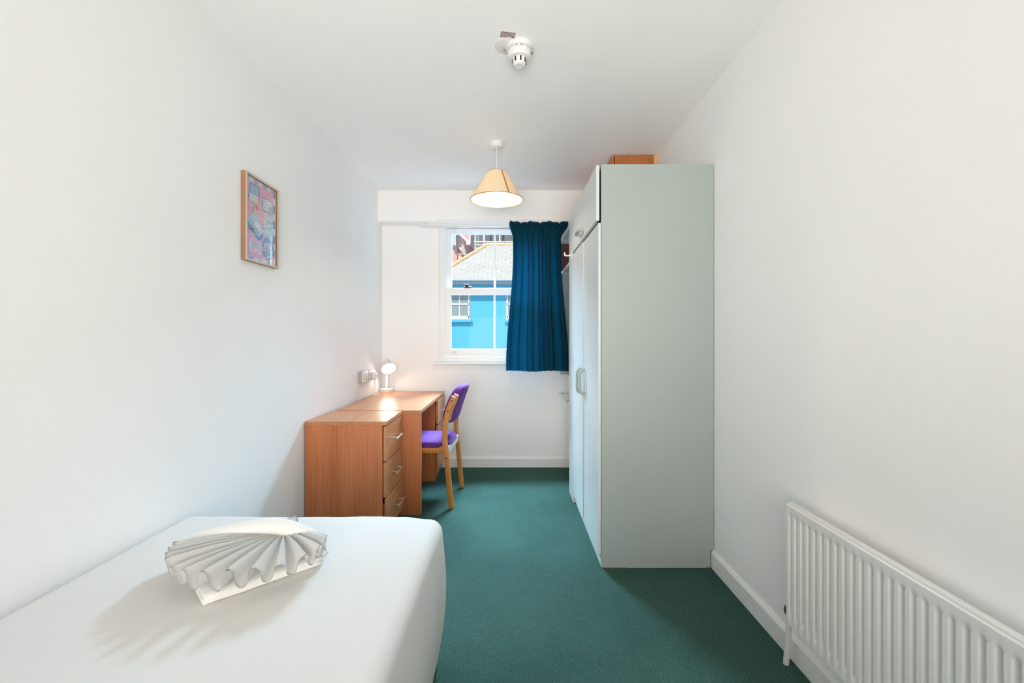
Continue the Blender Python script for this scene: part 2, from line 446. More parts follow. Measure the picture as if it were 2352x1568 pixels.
def house_window(x0, x1, z0, z1, rail):
    w = mesh_obj('window', bx(x0 - .05, x1 + .05, D - .015, D + .02, z0 - .02, z1 + .04, .005), M['soffit'], house)
    b = bmesh.new(); t = .035
    for a, c_, e, f_ in ((x0, x0 + t, z0, z1), (x1 - t, x1, z0, z1), (x0, x1, z0, z0 + .09), (x0, x1, z1 - t, z1), (x0, x1, rail - .025, rail + .04)):
        bx(a, c_, D - .045, D - .005, e, f_, .004, bm=b)
    xm = (x0 + x1) / 2
    bx(xm - .018, xm + .018, D - .04, D - .005, z0, z1, .004, bm=b)
    mesh_obj('window_frame', b, M['outwhite'], w)
    for a, c_ in ((x0 + t, xm - .018), (xm + .018, x1 - t)):
        for e, f_ in ((z0 + .09, rail - .025), (rail + .04, z1 - t)):
            mesh_obj('pane', bx(a, c_, D - .022, D - .017, e, f_), M['pane_dark'], w)
    mesh_obj('window_sill', bx(x0 - .11, x1 + .10, D - .12, D + .02, z0 - .16, z0 - .045, .01), M['render_blue'], house)
    mesh_obj('window_board', bx(x0 - .05, x1 + .05, D - .09, D, z0 - .045, z0 - .015, .006), M['outwhite'], w)
house_window(-2.38, -1.62, 1.99, 3.06, 2.53)
house_window(-.12, .64, 1.99, 3.06, 2.53)
house_window(-2.38, -1.62, -.55, .76, .15)
house_window(-.06, .70, -.55, .76, .15)

grey = tag(empty('grey_building', (0, 32, -4)), 'tall grey clad building behind the slate roof', 'building')
mesh_obj('wall', bx(-12, 12, 32, 38, -4, 14), M['greywall'], grey)
mesh_obj('parapet', bx(-3.7, -1.6, 31.4, 32, 7.20, 7.42, .02), M['outwhite'], grey)
mesh_obj('lower_roof', bx(-3.7, 3, 31.3, 32, 6.0, 7.20, .02), plain('brown_grey_cladding', (.34, .31, .28, 1), .8), grey)
sc = tag(empty('scaffolding', (0, 29.5, -4)), 'white tube scaffolding in front of the grey building', 'scaffolding')
ps = 29.5 / FPX
def spole(p, q, r=.05): mesh_obj('pole', tube([p, q], r, 8), M['outwhite'], sc, smooth=True)
for x in (1080, 1092, 1096, 1112, 1148, 1186, 1224):
    X = (x - 1172) * ps; spole((X, 29.5 if x != 1096 else 30.4, -4), (X, 29.5 if x != 1096 else 30.4, 13), .055 if x != 1112 else .07)
for y in (520, 556, 563):
    Z = CAM_H + (775 - y) * ps; spole((-2.6, 29.45, Z), (6, 29.45, Z), .05)

brickb = tag(empty('brick_building', (-3.5, 24, -4)), 'red brick building with white gutters beside the scaffolding', 'building')
q = 24 / FPX
wx = (1050 - 1172) * q
mesh_obj('wall', bx(-7, wx, 24, 31, -4, CAM_H + (775 - 562) * q), M['brick'], brickb)
mesh_obj('render_band', bx(-7, wx - .05, 23.92, 24.4, CAM_H + (775 - 568) * q, CAM_H + (775 - 556) * q), M['outwhite'], brickb)
mesh_obj('corner_pier', bx((1040 - 1172) * q, (1049 - 1172) * q, 23.7, 24.3, CAM_H + (775 - 566) * q, 9), M['soffit'], brickb)
b = prism([((1052 - 1172) * q, CAM_H + (775 - 536) * q), ((1080 - 1172) * q, CAM_H + (775 - 560) * q), ((1080 - 1172) * q, 9.5), ((1052 - 1172) * q, 9.5)], 'y', 24.0, 26.5)
up = mesh_obj('upper_storey', b, M['brick'], brickb)
mesh_obj('gutter', tube([((1050 - 1172) * q, 23.9, CAM_H + (775 - 533) * q), ((1080 - 1172) * q, 23.9, CAM_H + (775 - 561) * q)], .075, 8), M['outwhite'], brickb)
mesh_obj('bracket', bx((1072 - 1172) * q, (1081 - 1172) * q, 23.7, 24.1, CAM_H + (775 - 565) * q, CAM_H + (775 - 559) * q, .02), M['outwhite'], brickb)
mesh_obj('downpipe', tube([((1080 - 1172) * q, 23.85, CAM_H + (775 - 562) * q), ((1080 - 1172) * q, 23.85, 9.5)], .05, 8), M['outwhite'], brickb)
mesh_obj('soffit', bx((1049 - 1172) * q, (1078 - 1172) * q, 26.4, 28, CAM_H + (775 - 567) * q, CAM_H + (775 - 540) * q), M['soffit'], brickb)
pr = (1057 - 1172) * 23.8 / FPX; pz = CAM_H + (775 - 604) * 23.8 / FPX
mesh_obj('chimney_stack', bx(pr - .25, pr + .25, 23.66, 23.99, -4, pz - .05), M['brick'], brickb)
mesh_obj('chimney_pot', lathe([(0, 0), (.11, 0), (.125, .05), (.11, .1), (.11, .46), (.14, .48), (.14, .54), (.095, .54), (.095, .3), (0, .3)], (pr, 23.82, pz - .05), 20), M['terracotta'], brickb, smooth=True)

# ------------------------------------------------------------------ bed
BT = .555
bed = tag(empty('bed', (-.75, .8, 0)), 'single bed made up with a smooth white sheet', 'bed')
ix0, ix1, iy0, iy1, rr = -1.195, -.305, -.14, 1.715, .05
def bedpt(u, v):
    Lx = .56
    X = ix0 - Lx + u * (ix1 - ix0 + 2 * Lx); Y = iy0 - Lx + v * (iy1 - iy0 + 2 * Lx)
    cx, cy = clamp(X, ix0, ix1), clamp(Y, iy0, iy1)
    e = Vector((X - cx, Y - cy)); L = e.length
    n = e / L if L > 1e-9 else Vector((0, 0))
    L = min(L, .585)
    t = min(L / rr, math.pi / 2); o = rr * math.sin(t); dn = rr * (1 - math.cos(t))
    rest = max(0, L - rr * math.pi / 2); dn += rest
    k_ = rest / .5
    o += .016 * math.sin(min(1, k_ * 1.05) * math.pi) - .02 * k_ * k_
    x = cx + n.x * o; y = cy + n.y * o; z = BT - dn
    # gentle slack and wrinkles in the cloth
    wv = noise.noise(Vector((x * 2.2, y * 2.2, 1.7)))
    w1 = noise.noise(Vector((x * 3.0 + y * 5, y * 2.0 - x * 9, .3)))
    w2 = noise.noise(Vector(((x + y) * 4.2, (x - y) * 17, 5.1)))
    z += .003 * wv + .0022 * w1 * (1 - sstep(0, .1, rest)) + .0012 * w2
    sag = sstep(.0, .35, max(0, -x - .95)) * .0
    z -= .012 * sstep(ix1 - .10, ix1, x) * sstep(iy1 - .35, iy1, y)
    if rest > 0:
        s = noise.noise(Vector((x * 7, y * 7, z * 1.5))) * .008 * min(1, rest * 6)
        x += n.x * s; y += n.y * s
    x -= .018 * max(0, 1.72 - y) * sstep(-.6, -1.2, x) if x < -.6 else 0
    return (x, y, max(z, .012))
def bedpt2(u, v):
    p = list(bedpt(u, v))
    if p[0] < -.6: p[0] -= 0
    return tuple(p)
sheet = mesh_obj('sheet', grid(150, 190, bedpt2), M['sheet'], bed, smooth='all')
mesh_obj('divan_base', bx(-1.22, -.30, -.13, 1.70, .03, .33, .02), fabric('cream_divan_cloth', (.7, .68, .62, 1), (.76, .74, .68, 1)), bed)
mesh_obj('mattress', bx(-1.225, -.295, -.15, 1.715, .33, .54, .03, 3), fabric('white_mattress_ticking', (.78, .78, .78, 1), (.82, .82, .82, 1)), bed)

# ------------------------------------------------------------------ towels on the bed
U = Vector((.707, .707, 0)); V = Vector((-.707, .707, 0)); A0 = Vector((-.768, 1.142, BT + .004))
ft = tag(empty('folded_towel', (-.74, 1.34, BT)), 'flat folded white towel lying under the fan-folded towel on the bed', 'towel')
for i, (z0, th, s0, s1, w) in enumerate(((.000, .009, 0, .300, .27), (.009, .008, .006, .295, .265), (.017, .009, .003, .297, .268))):
    b = bx(0, 1, 0, 1, 0, 1)
    bmesh.ops.subdivide_edges(b, edges=b.edges, cuts=9, use_grid_fill=True)
    for v_ in b.verts:
        a, c_, h = v_.co
        P = A0 + U * (s0 + a * (s1 - s0)) + V * (c_ * w - .004 * i)
        edge = min(a, 1 - a, c_, 1 - c_)
        zz = z0 + th * h
        if edge < .02: zz = z0 + th * (.5 + (h - .5) * .55)
        wob = .0016 * noise.noise(Vector((a * 5, c_ * 5, i * 3.3)))
        v_.co = P + Vector((0, 0, zz + wob))
    mesh_obj('fold', b, M['towel'], ft, smooth='all')

fan = tag(empty('fan_towel', (-.72, 1.36, BT + .026)), 'white towel pleated into a fan with a rolled edge, on the bed', 'towel')
FC = Vector((-.695, 1.405, BT))
# fan outline: angle (deg, 0 = +X, -90 towards the bed's near end) against reach
ring = [(-14, .150), (-34, .185), (-62, .228), (-88, .250), (-112, .278), (-132, .288), (-150, .288), (-164, .287)]
def ring_at(t):
    s = t * (len(ring) - 1); i = min(int(s), len(ring) - 2); f_ = s - i
    return ring[i][0] + (ring[i + 1][0] - ring[i][0]) * f_, ring[i][1] + (ring[i + 1][1] - ring[i][1]) * f_
NP = 13
rnd = random.Random(4)
amps = [.75 + .5 * rnd.random() for _ in range(NP + 2)]
jit = [(rnd.random() - .5) * .5 for _ in range(NP + 2)]
def fanpt(u, v):
    # u round the fan (0..1), v from the gathered centre to the rim
    ph = u * NP; i = int(ph)
    a, R = ring_at(u)
    am = amps[min(i, NP)] * (1 - (ph - i)) + amps[min(i + 1, NP + 1)] * (ph - i)
    jj = jit[min(i, NP)] * (1 - (ph - i)) + jit[min(i + 1, NP + 1)] * (ph - i)
    w = math.cos(2 * math.pi * (ph + .25 * jj))
    A = math.radians(a) + -.019 * math.sin(4 * math.pi * ph) * v
    R = R * (1 + .02 * w)
    r = .012 + (R - .012) * v
    top = .076 - .012 * v + .008 * math.sin(math.pi * v)
    ampl = (.003 + .021 * v) * am
    z = top + ampl * w
    z = max(z, .033)
    p = FC + Vector((r * math.cos(A), r * math.sin(A), z))
    p.z += .0015 * noise.noise(p * 40)
    return p
b = grid(NP * 16, 18, fanpt)
bmesh.ops.solidify(b, geom=list(b.faces), thickness=.006)
mesh_obj('pleats', b, M['towel'], fan, smooth='all')
rp = smooth_path([px(402, 1277, 1.325), px(428, 1254, 1.365), px(490, 1232, 1.395), px(570, 1216, 1.405), px(640, 1211, 1.405), px(695, 1226, 1.40), px(728, 1250, 1.39), px(741, 1276, 1.375)], 8)
n = len(rp)
b = tube(rp, [.018 + .010 * math.sin(math.pi * i / (n - 1)) for i in range(n)], 20, ry=.024)
for v_ in b.verts: v_.co += Vector((0, 0, .0018 * noise.noise(v_.co * 45))) + Vector((.0015 * noise.noise(v_.co * 38), 0, 0))
mesh_obj('rolled_edge', b, M['towel'], fan, smooth='all')
# the loose back of the towel hangs from the roll down to the bed
def backpt(u, v):
    p = rp[int(u * (n - 1))]
    fz = BT + .012
    q = Vector((p.x * 1.0 + .01 * (u - .5), p.y + .012 + .075 * math.sin(math.pi * u) ** 1.5, fz))
    r_ = p.lerp(q, v); r_.z = p.z + (fz - p.z) * (v ** 1.6) + .012 * (1 - v) * 0
    return r_ + Vector((0, .010 * (1 - v), .004 * (1 - v)))
b = grid(60, 10, backpt); bmesh.ops.solidify(b, geom=list(b.faces), thickness=.006)
mesh_obj('back_drape', b, M['towel'], fan, smooth='all')
def flap(u, v):
    a, b_, c_, d_ = px(606, 1212, 1.425), px(694, 1226, 1.42), px(682, 1181, 1.60), px(632, 1186, 1.60)
    p = a.lerp(b_, u).lerp(d_.lerp(c_, u), v)
    p.z += .010 * math.sin(math.pi * u) * (1 - v) - .028 * v * v * (1 - u) - .010 * math.sin(math.pi * v)
    return p
b = grid(10, 8, flap); bmesh.ops.solidify(b, geom=list(b.faces), thickness=.007)
mesh_obj('corner_flap', b, M['towel'], fan, smooth='all')

# ------------------------------------------------------------------ chest of drawers
DT = .725                                   # height of desk and chest tops
def bar_handle(parent, xf, yc, zc, length=.17, out=.030):
    b = tube([(xf + out, yc - length / 2, zc), (xf + out, yc + length / 2, zc)], .006, 12)
    for s in (-1, 1):
        join(b, tube([(xf - .001, yc + s * length * .32, zc), (xf + out, yc + s * length * .32, zc)], .0045, 10))
    return mesh_obj('handle', b, M['steel'], parent, smooth=True)
CY0, CY1 = 2.762, 3.160
chest = tag(empty('chest_of_drawers', (-1.0, 2.96, 0)), 'beech chest of three drawers standing against the near end of the desk', 'chest of drawers')
mesh_obj('top', bx(-1.242, -.748, CY0, CY1, DT - .027, DT - .002, .0015), M['wood_y'], chest)
mesh_obj('side_panel', bx(-1.241, -.773, CY0 + .002, CY0 + .02, 0, DT - .027, .001), M['wood_z'], chest)
mesh_obj('side_panel', bx(-1.231, -.773, CY1 - .02, CY1 - .002, 0, DT - .027, .001), M['wood_z'], chest)
mesh_obj('back_panel', bx(-1.236, -1.23, CY0 + .02, CY1 - .02, .05, DT - .03), M['wood_z'], chest)
mesh_obj('plinth', bx(-.80, -.785, CY0 + .02, CY1 - .02, 0, .05), M['wood_y'], chest)
for z0, z1, xf in ((.481, .692, -.749), (.263, .474, -.7495), (.055, .256, -.742)):
    b = bx(xf - .018, xf, CY0 + .003, CY1 - .005, z0, z1, .0012)
    bx(xf - .38, xf - .018, CY0 + .03, CY0 + .042, z0 + .02, z1 - .04, bm=b); bx(xf - .38, xf - .018, CY1 - .042, CY1 - .03, z0 + .02, z1 - .04, bm=b)
    bx(xf - .38, xf - .018, CY0 + .03, CY1 - .03, z0 + .015, z0 + .02, bm=b)
    dr = mesh_obj('drawer', b, M['wood_y'], chest)
    bar_handle(dr, xf, 2.99, (z0 + z1) / 2 + .003, .175)

# ------------------------------------------------------------------ desk
DY0, DY1, DX1 = 3.170, 4.325, -.622
desk = tag(empty('desk', (-.92, 3.75, 0)), 'beech desk with a drawer pedestal under the window wall', 'desk')
mesh_obj('desk_top', bx(-1.214, DX1, DY0, DY1, DT - .026, DT, .0015), M['wood_y'], desk)
mesh_obj('side_panel', bx(-1.21, DX1 + .004, DY0 + .002, DY0 + .020, 0, DT - .026, .001), M['wood_z'], desk)
mesh_obj('modesty_panel', bx(-1.195, -1.177, DY0 + .02, 3.92, .12, DT - .026, .001), M['wood_y'], desk)
PY0, PY1 = 3.915, 4.318
for y0, y1 in ((PY0, PY0 + .018), (PY1 - .018, PY1)):
    mesh_obj('pedestal_side', bx(-1.2, -.645, y0, y1, 0, DT - .026, .001), M['wood_z'], desk)
mesh_obj('pedestal_plinth', bx(-.668, -.65, PY0 + .018, PY1 - .018, 0, .09), M['wood_y'], desk)
for z0, z1 in ((.485, .690), (.275, .475), (.095, .265)):
    xf = -.618
    b = bx(xf - .018, xf, PY0 + .002, PY1 - .002, z0, z1, .0012); bx(xf - .4, xf - .018, PY0 + .03, PY1 - .03, z0 + .02, z1 - .04, bm=b)
    dr = mesh_obj('drawer', b, M['wood_y'], desk); bar_handle(dr, xf, (PY0 + PY1) / 2, (z0 + z1) / 2, .15)

# ------------------------------------------------------------------ chair (local frame: +x backwards, y across, z up)
ch = tag(empty('desk_chair', (-.410, 3.526, 0), -.0575), 'bent plywood chair with purple upholstered seat and back, pushed under the desk', 'chair')
path = [(0, 0), (-.018, .18), (-.034, .363), (-.047, .47), (-.0485, .555), (-.040, .63), (-.024, .70), (.002, .765), (.020, .806)]
def ribbon(pts, w, y0, y1, top_round=True):
    """flat bent-wood strip: centre line in x/z, width w across it, thickness y0..y1"""
    P = smooth_path([(p[0], 0, p[1]) for p in pts], 5); b = bmesh.new(); rows = []
    for i, p in enumerate(P):
        t = (P[min(i + 1, len(P) - 1)] - P[max(i - 1, 0)]).normalized(); nx = Vector((t.z, 0, -t.x))
        ww = w if not callable(w) else w(i / (len(P) - 1))
        rows.append([b.verts.new((p.x + nx.x * s * ww / 2, y, p.z + nx.z * s * ww / 2)) for s, y in ((-1, y0), (1, y0), (1, y1), (-1, y1))])
    for A_, B_ in zip(rows, rows[1:]):
        for k_ in range(4): b.faces.new((A_[k_], A_[(k_ + 1) % 4], B_[(k_ + 1) % 4], B_[k_]))
    b.faces.new(rows[0]); b.faces.new(list(reversed(rows[-1])))
    bmesh.ops.recalc_face_normals(b, faces=b.faces)
    es = [e for e in b.edges if len(e.link_faces) == 2 and e.calc_face_angle(0) > .8]
    bmesh.ops.bevel(b, geom=es, offset=.003, segments=2, profile=.5, affect='EDGES')
    return b
for s in (-1, 1):
    y0, y1 = sorted((s * .245, s * .218))
    lg = mesh_obj('rear_leg', ribbon(path, .036, y0, y1), M['plywood'], ch, local=True, smooth=True)
    for z, x in ((.775, .007), (.70, -.024), (.363, -.034)):
        b = tube([(x, s * .2455, z), (x, s * .240, z)], .0062, 12)
        mesh_obj('screw_cap', b, M['black'], lg, local=True)
    mesh_obj('rubber_foot', bx(-.017, .017, y0 + .002, y1 - .002, 0.0, .007), M['black'], lg, local=True)
    # spacer block joining the upright to the back pad
    sp_ = [(-.030, .63), (-.012, .70), (.014, .765), (.034, .818)]
    yy0, yy1 = sorted((s * .218, s * .196))
    mesh_obj('back_bracket', ribbon(sp_, .036, yy0, yy1), M['plywood'], ch, local=True, smooth=True)
    # front leg and side rail
    mesh_obj('front_leg', ribbon([(-.455, 0), (-.44, .15), (-.425, .30), (-.42, .405)], .036, y0, y1), M['plywood'], ch, local=True, smooth=True)
    rail = [(-.44, .418), (-.36, .417), (-.22, .413), (-.12, .412), (-.085, .418), (-.06, .430), (-.045, .452)]
    yy0, yy1 = sorted((s * .224, s * .192))
    mesh_obj('seat_rail', ribbon(rail, .036, yy0, yy1), M['plywood_x'], ch, local=True, smooth=True)
mesh_obj('rear_crossbar', bx(-.045, -.026, -.218, .218, .388, .438, .003), plain('pale_grey_metal', (.62, .62, .6, 1), .45), ch, local=True)
mesh_obj('front_crossbar', bx(-.432, -.412, -.218, .218, .36, .40, .003), M['plywood_x'], ch, local=True)
mesh_obj('seat_board', bx(-.455, -.035, -.20, .20, .405, .424, .006), M['darkgrey'], ch, local=True)
def pill(cx, cz, hw, hd, hh, e1, e2, bend=0, lean=0, curve=0, nu=56, nv=32):
    """superellipsoid cushion: half sizes hd (x) hw (y) hh (z)"""
    b = bmesh.new()
    def pw(c_, e): return math.copysign(abs(c_) ** e, c_)
    return b
def superq(hx, hy, hz, e1, e2, nu=64, nv=36):
    def pw(c_, e): return math.copysign(abs(c_) ** e, c_)
    def f_(u, v):
        a = u * 2 * math.pi; t = (v - .5) * math.pi * .999
        return Vector((hx * pw(math.cos(t), e1) * pw(math.cos(a), e2), hy * pw(math.cos(t), e1) * pw(math.sin(a), e2), hz * pw(math.sin(t), e1)))
    b = grid(nu, nv, f_, closed_u=True)
    bmesh.ops.remove_doubles(b, verts=b.verts, dist=1e-5)
    bmesh.ops.recalc_face_normals(b, faces=b.faces)
    return b
b = superq(.222, .213, .036, .55, .36)
for v_ in b.verts:
    v_.co.z += .006 * (1 - (v_.co.x / .222) ** 2) * (1 - (v_.co.y / .213) ** 2)
    if v_.co.z < -.012: v_.co.z = -.012 + (v_.co.z + .012) * .2
    v_.co += Vector((-.245, 0, .4435))
mesh_obj('seat', b, M['purple'], ch, local=True, smooth='all')
# back pad: outline in (y, z), thickness along x
b = superq(.142, .207, .046, .45, .55)
for v_ in b.verts:
    z, y, x = v_.co.x, v_.co.y, v_.co.z
    yy = y * (1 - .10 * sstep(-.02, .142, z))
    X = x + .34 * z + .55 * z * z - .30 * yy * yy + .024
    v_.co = Vector((X - .028, yy, .733 + z))
bmesh.ops.recalc_face_normals(b, faces=b.faces)
mesh_obj('backrest', b, M['purple'], ch, local=True, smooth='all')

# ------------------------------------------------------------------ desk lamp, its lead and the sockets
LX, LY = -1.150, 4.258
lamp = tag(empty('desk_lamp', (LX, LY, DT)), 'small white desk lamp switched on at the back corner of the desk', 'lamp')
mesh_obj('base', lathe([(0, 0), (.061, 0), (.063, .004), (.063, .010), (.059, .013), (.062, .016), (.063, .026), (.060, .031), (.03, .034), (0, .035)], (LX, LY, DT), 40), M['plastic'], lamp, smooth=True)
mesh_obj('stem', lathe([(.012, .03), (.013, .055), (.0105, .058), (.0095, .18), (.0095, .235), (0, .237)], (LX - .002, LY, DT), 24), M['plastic'], lamp, smooth=True)
hd_dir = Vector((.42, -.63, -.62)).normalized()        # the way the lamp shines
hc = Vector((LX + .030, LY - .048, DT + .218))
R4 = hd_dir.to_track_quat('Z', 'Y').to_matrix().to_4x4()
head = mesh_obj('head', lathe([(0, -.115), (.018, -.113), (.028, -.105), (.030, -.085), (.029, -.078), (.031, -.074), (.035, -.05), (.060, -.012), (.068, 0), (.0665, .001), (.058, -.012), (.033, -.046), (0, -.05)], hc, 40, R4), M['plastic'], lamp, smooth=True)
mesh_obj('pivot', lathe([(0, -.012), (.014, -.012), (.014, .012), (0, .012)], hc - hd_dir * .085 + Vector((0, .0, -.02)), 16, Matrix.Rotation(math.pi / 2, 4, 'Y')), M['plastic'], lamp)
bulbA = math.pi * .056 ** 2
mesh_obj('bulb', lathe([(0, .004), (.03, .002), (.05, -.006), (.056, -.013), (.03, -.034), (0, -.034)], hc, 32, R4), emit('desk_bulb', (1, .90, .74, 1), DESKLAMP_W / (math.pi * bulbA)), lamp, smooth=True)

def socket(y0, y1, zc, label):
    r_ = tag(empty('power_socket', (XL((y0 + y1) / 2), (y0 + y1) / 2, zc - .045)), label, 'socket')
    X = XL((y0 + y1) / 2)
    mesh_obj('back_box', bx(X - .002, X + .028, y0 + .001, y1 - .001, zc - .044, zc + .044, .003), M['plasticgrey'], r_)
    fp = mesh_obj('face_plate', bx(X + .028, X + .036, y0, y1, zc - .045, zc + .045, .003), M['plastic'], r_)
    w = y1 - y0
    for s in (.28, .72):
        yc = y0 + w * s
        mesh_obj('rocker_switch', bx(X + .035, X + .041, yc - .008, yc + .008, zc + .012, zc + .034, .002), M['plastic'], fp)
        b = bx(X + .0352, X + .0366, yc - .004, yc + .004, zc + .001, zc + .007)
        bx(X + .0352, X + .0366, yc - .016, yc - .009, zc - .022, zc - .017, bm=b); bx(X + .0352, X + .0366, yc + .009, yc + .016, zc - .022, zc - .017, bm=b)
        mesh_obj('pin_holes', b, M['darkgrey'], fp)
    return X
socket(3.700, 3.846, .907, 'white double power socket nearer the picture, nothing plugged in')
X2 = socket(3.862, 4.008, .905, 'white double power socket beside the desk lamp with a plug in it')
yc = 3.862 + .146 * .60
pl = mesh_obj('plug', bx(X2 + .036, X2 + .072, yc - .026, yc + .026, .874, .926, .008, 3), M['plastic'], lamp)
mesh_obj('cord_grip', tube([(X2 + .056, yc, .876), (X2 + .056, yc, .852)], [.007, .005], 10), M['plastic'], pl)
cp = smooth_path([(X2 + .056, yc, .856), (X2 + .050, yc - .01, .81), (X2 + .034, yc - .01, .765), (X2 + .03, yc + .03, .731), (X2 + .045, yc + .12, .7285), (LX - .058, LY - .02, .7295)], 8)
mesh_obj('cord', tube(cp, .0028, 8), M['plastic'], lamp, smooth=True)
cp = smooth_path([(X2 + .050, yc + .02, .876), (X2 + .045, yc + .05, .80), (X2 + .03, yc + .075, .75), (X2 + .03, yc + .1, .7285)], 8)
mesh_obj('cord', tube(cp, .0025, 8), M['plastic'], lamp, smooth=True)

# ------------------------------------------------------------------ pendant lamp
PX, PY = -.094, 3.18
pend = tag(empty('pendant_lamp', (PX, PY, CEIL)), 'lit cream cone lampshade hanging from the ceiling', 'lamp')
mesh_obj('ceiling_rose', lathe([(0, 0), (.047, 0), (.047, -.022), (.044, -.034), (.030, -.040), (.012, -.041), (0, -.041)], (PX, PY, CEIL), 36), M['plastic'], pend, smooth=True)
mesh_obj('cord', tube([(PX, PY, CEIL - .04), (PX, PY, 2.36)], .0035, 10), M['plastic'], pend, smooth=True)
zt, zb, rt, rb = 2.378, 2.186, .066, .183
th = .0018
sh = mesh_obj('shade', lathe([(rt, zt), (rb, zb), (rb - th, zb), (rt - th, zt), (rt, zt)], (PX, PY, 0), 72), M['shade'], pend, smooth=True)
b = bmesh.new()
join(b, lathe([(rb + .0012, zb + .004), (rb + .0012, zb - .001), (rb - .003, zb - .001), (rb - .003, zb + .004)], (PX, PY, 0), 72))
join(b, lathe([(rt + .0012, zt + .001), (rt + .0012, zt - .004), (rt - .003, zt - .004), (rt - .003, zt + .001)], (PX, PY, 0), 48))
mesh_obj('rim_binding', b, M['seam'], sh)
a1, a2 = math.radians(-64), math.radians(-58)
dz = (rb - rt) / (zt - zb)
b = bmesh.new()
q4 = [b.verts.new((PX + (r + .001) * math.cos(a), PY + (r + .001) * math.sin(a), z)) for r, z, a in ((rt, zt, a1), (rt, zt, a2 + .045), (rb, zb, a2 - .03), (rb, zb, a1))]
b.faces.new(q4)
mesh_obj('seam_strip', b, M['seam'], sh)
mesh_obj('lamp_holder', lathe([(0, 2.385), (.008, 2.385), (.012, 2.37), (.019, 2.36), (.019, 2.31), (0, 2.31)], (PX, PY, 0), 20), M['plastic'], pend, smooth=True)
mesh_obj('added_top_baffle', lathe([(.012, zt - .006), (rt - .004, zt - .006), (rt - .004, zt - .0045), (.012, zt - .0045), (.012, zt - .006)], (PX, PY, 0), 40), M['shade'], sh)  # disc added to close the shade top and soften the ceiling glow
b = bmesh.new()
for k_ in range(3):
    a = k_ * 2 * math.pi / 3 + .3
    join(b, tube([(PX, PY, 2.352), (PX + (rt - .001) * math.cos(a), PY + (rt - .001) * math.sin(a), 2.376)], .0013, 6))
mesh_obj('shade_carrier', b, M['steel'], pend)
bulb_r = .032
bp = [(bulb_r * math.sin(math.pi * i / 14), 2.268 - bulb_r * math.cos(math.pi * i / 14)) for i in range(13)] + [(.014, 2.31), (0, 2.31)]
mesh_obj('bulb', lathe(bp, (PX, PY, 0), 24), emit('pendant_bulb', (1, .90, .75, 1), PENDANT_W / (math.pi * 4 * math.pi * bulb_r ** 2)), pend, smooth=True)

# ------------------------------------------------------------------ smoke detector, blank plate, sticker
def ceil_pt(x, y):
    d = (CEIL - CAM_H) * FPX / (775 - y); return Vector(((x - 1172) * d / FPX, d, CEIL))
SC = ceil_pt(1192.5, 106)
sm = tag(empty('smoke_detector', SC), 'round white smoke detector on the ceiling', 'smoke detector')
mesh_obj('mounting_base', lathe([(0, 0), (.060, 0), (.061, -.006), (.058, -.018), (.052, -.021), (0, -.021)], SC, 48), M['plastic'], sm, smooth=True)
mesh_obj('shadow_gap', lathe([(.049, -.020), (.049, -.026), (0, -.026)], SC, 48), M['darkgrey'], sm)
mesh_obj('body', lathe([(0, -.0255), (.053, -.0255), (.054, -.028), (.053, -.050), (.049, -.058), (.034, -.062), (0, -.062)], SC, 48), M['plastic'], sm, smooth=True)
hd_ = mesh_obj('sensor_head', lathe([(0, -.060), (.033, -.060), (.031, -.080), (.026, -.090), (.018, -.093), (.017, -.0915), (0, -.0915)], SC, 40), M['plastic'], sm, smooth=True)
for k_ in range(8):
    a = 2 * math.pi * k_ / 8 + .2
    c_ = Vector((math.cos(a), math.sin(a), 0)); p = SC + c_ * .0325
    b = bx(-.0012, .0012, -.0035, .0035, -.010, .010); b.transform(Matrix.Rotation(a, 4, 'Z')); bmesh.ops.translate(b, verts=b.verts, vec=p + Vector((0, 0, -.072)))
    mesh_obj('vent_slot', b, M['black'], hd_)
for a in (60, 92, 118):
    a = math.radians(a); p = SC + Vector((math.cos(a) * .0505, -math.sin(a) * .0505, -.023))
    b = bx(-.003, .003, -.004, .004, -.0025, .0025); b.transform(Matrix.Rotation(-a, 4, 'Z')); bmesh.ops.translate(b, verts=b.verts, vec=p)
    mesh_obj('clip', b, M['plastic'], sm)
b = bx(-.008, .008, -.010, .010, -.022, -.002, .003); bmesh.ops.translate(b, verts=b.verts, vec=SC + Vector((.059, .018, 0)))
mesh_obj('side_lug', b, M['plasticgrey'], sm)
BC = ceil_pt(1166, 105.5)
bpz = tag(mesh_obj('blanking_plate', lathe([(0, 0), (.061, 0), (.061, -.0015), (.058, -.003), (0, -.003)], BC, 48), M['plastic'], origin=BC, smooth=True), 'flat round white ceiling plate half hidden by the smoke detector', 'ceiling plate')
h_ = ceil_pt(1158.3, 113)
mesh_obj('screw_hole', lathe([(0, 0), (.0035, 0), (.0035, -.001), (0, -.001)], h_ + Vector((0, 0, -.0028)), 14), M['black'], bpz)
c4 = [ceil_pt(1100 + x / 11.2, 40 + y / 11.2) for x, y in ((570, 355), (942, 402), (915, 542), (548, 502))]
xa = (c4[1] - c4[0]); wdt = xa.length; ctr = sum(c4, Vector()) / 4; hgt = ((c4[3] - c4[0]).length + (c4[2] - c4[1]).length) / 2
ang = math.atan2(xa.y, xa.x)
def on_ceiling(z): return Matrix.Translation(ctr + Vector((0, 0, z))) @ Matrix.Rotation(ang, 4, 'Z') @ Matrix.Rotation(math.pi, 4, 'X')
b = bx(-wdt / 2, wdt / 2, -hgt / 2, hgt / 2, 0, .0006); b.transform(on_ceiling(0))
M['sticker'] = plain('brown_sticker', srgb(122, 100, 98), .5); M['stickertext'] = plain('pale_sticker_print', srgb(240, 230, 228), .5)
stk = tag(mesh_obj('warning_sticker', b, M['sticker'], origin=ctr), 'small brown sticker with four lines of pale writing beside the smoke detector', 'sticker')
lines = ['Tampering with smoke', 'detectors is a criminal', 'offence and subject to', 'fines and dismissal.']
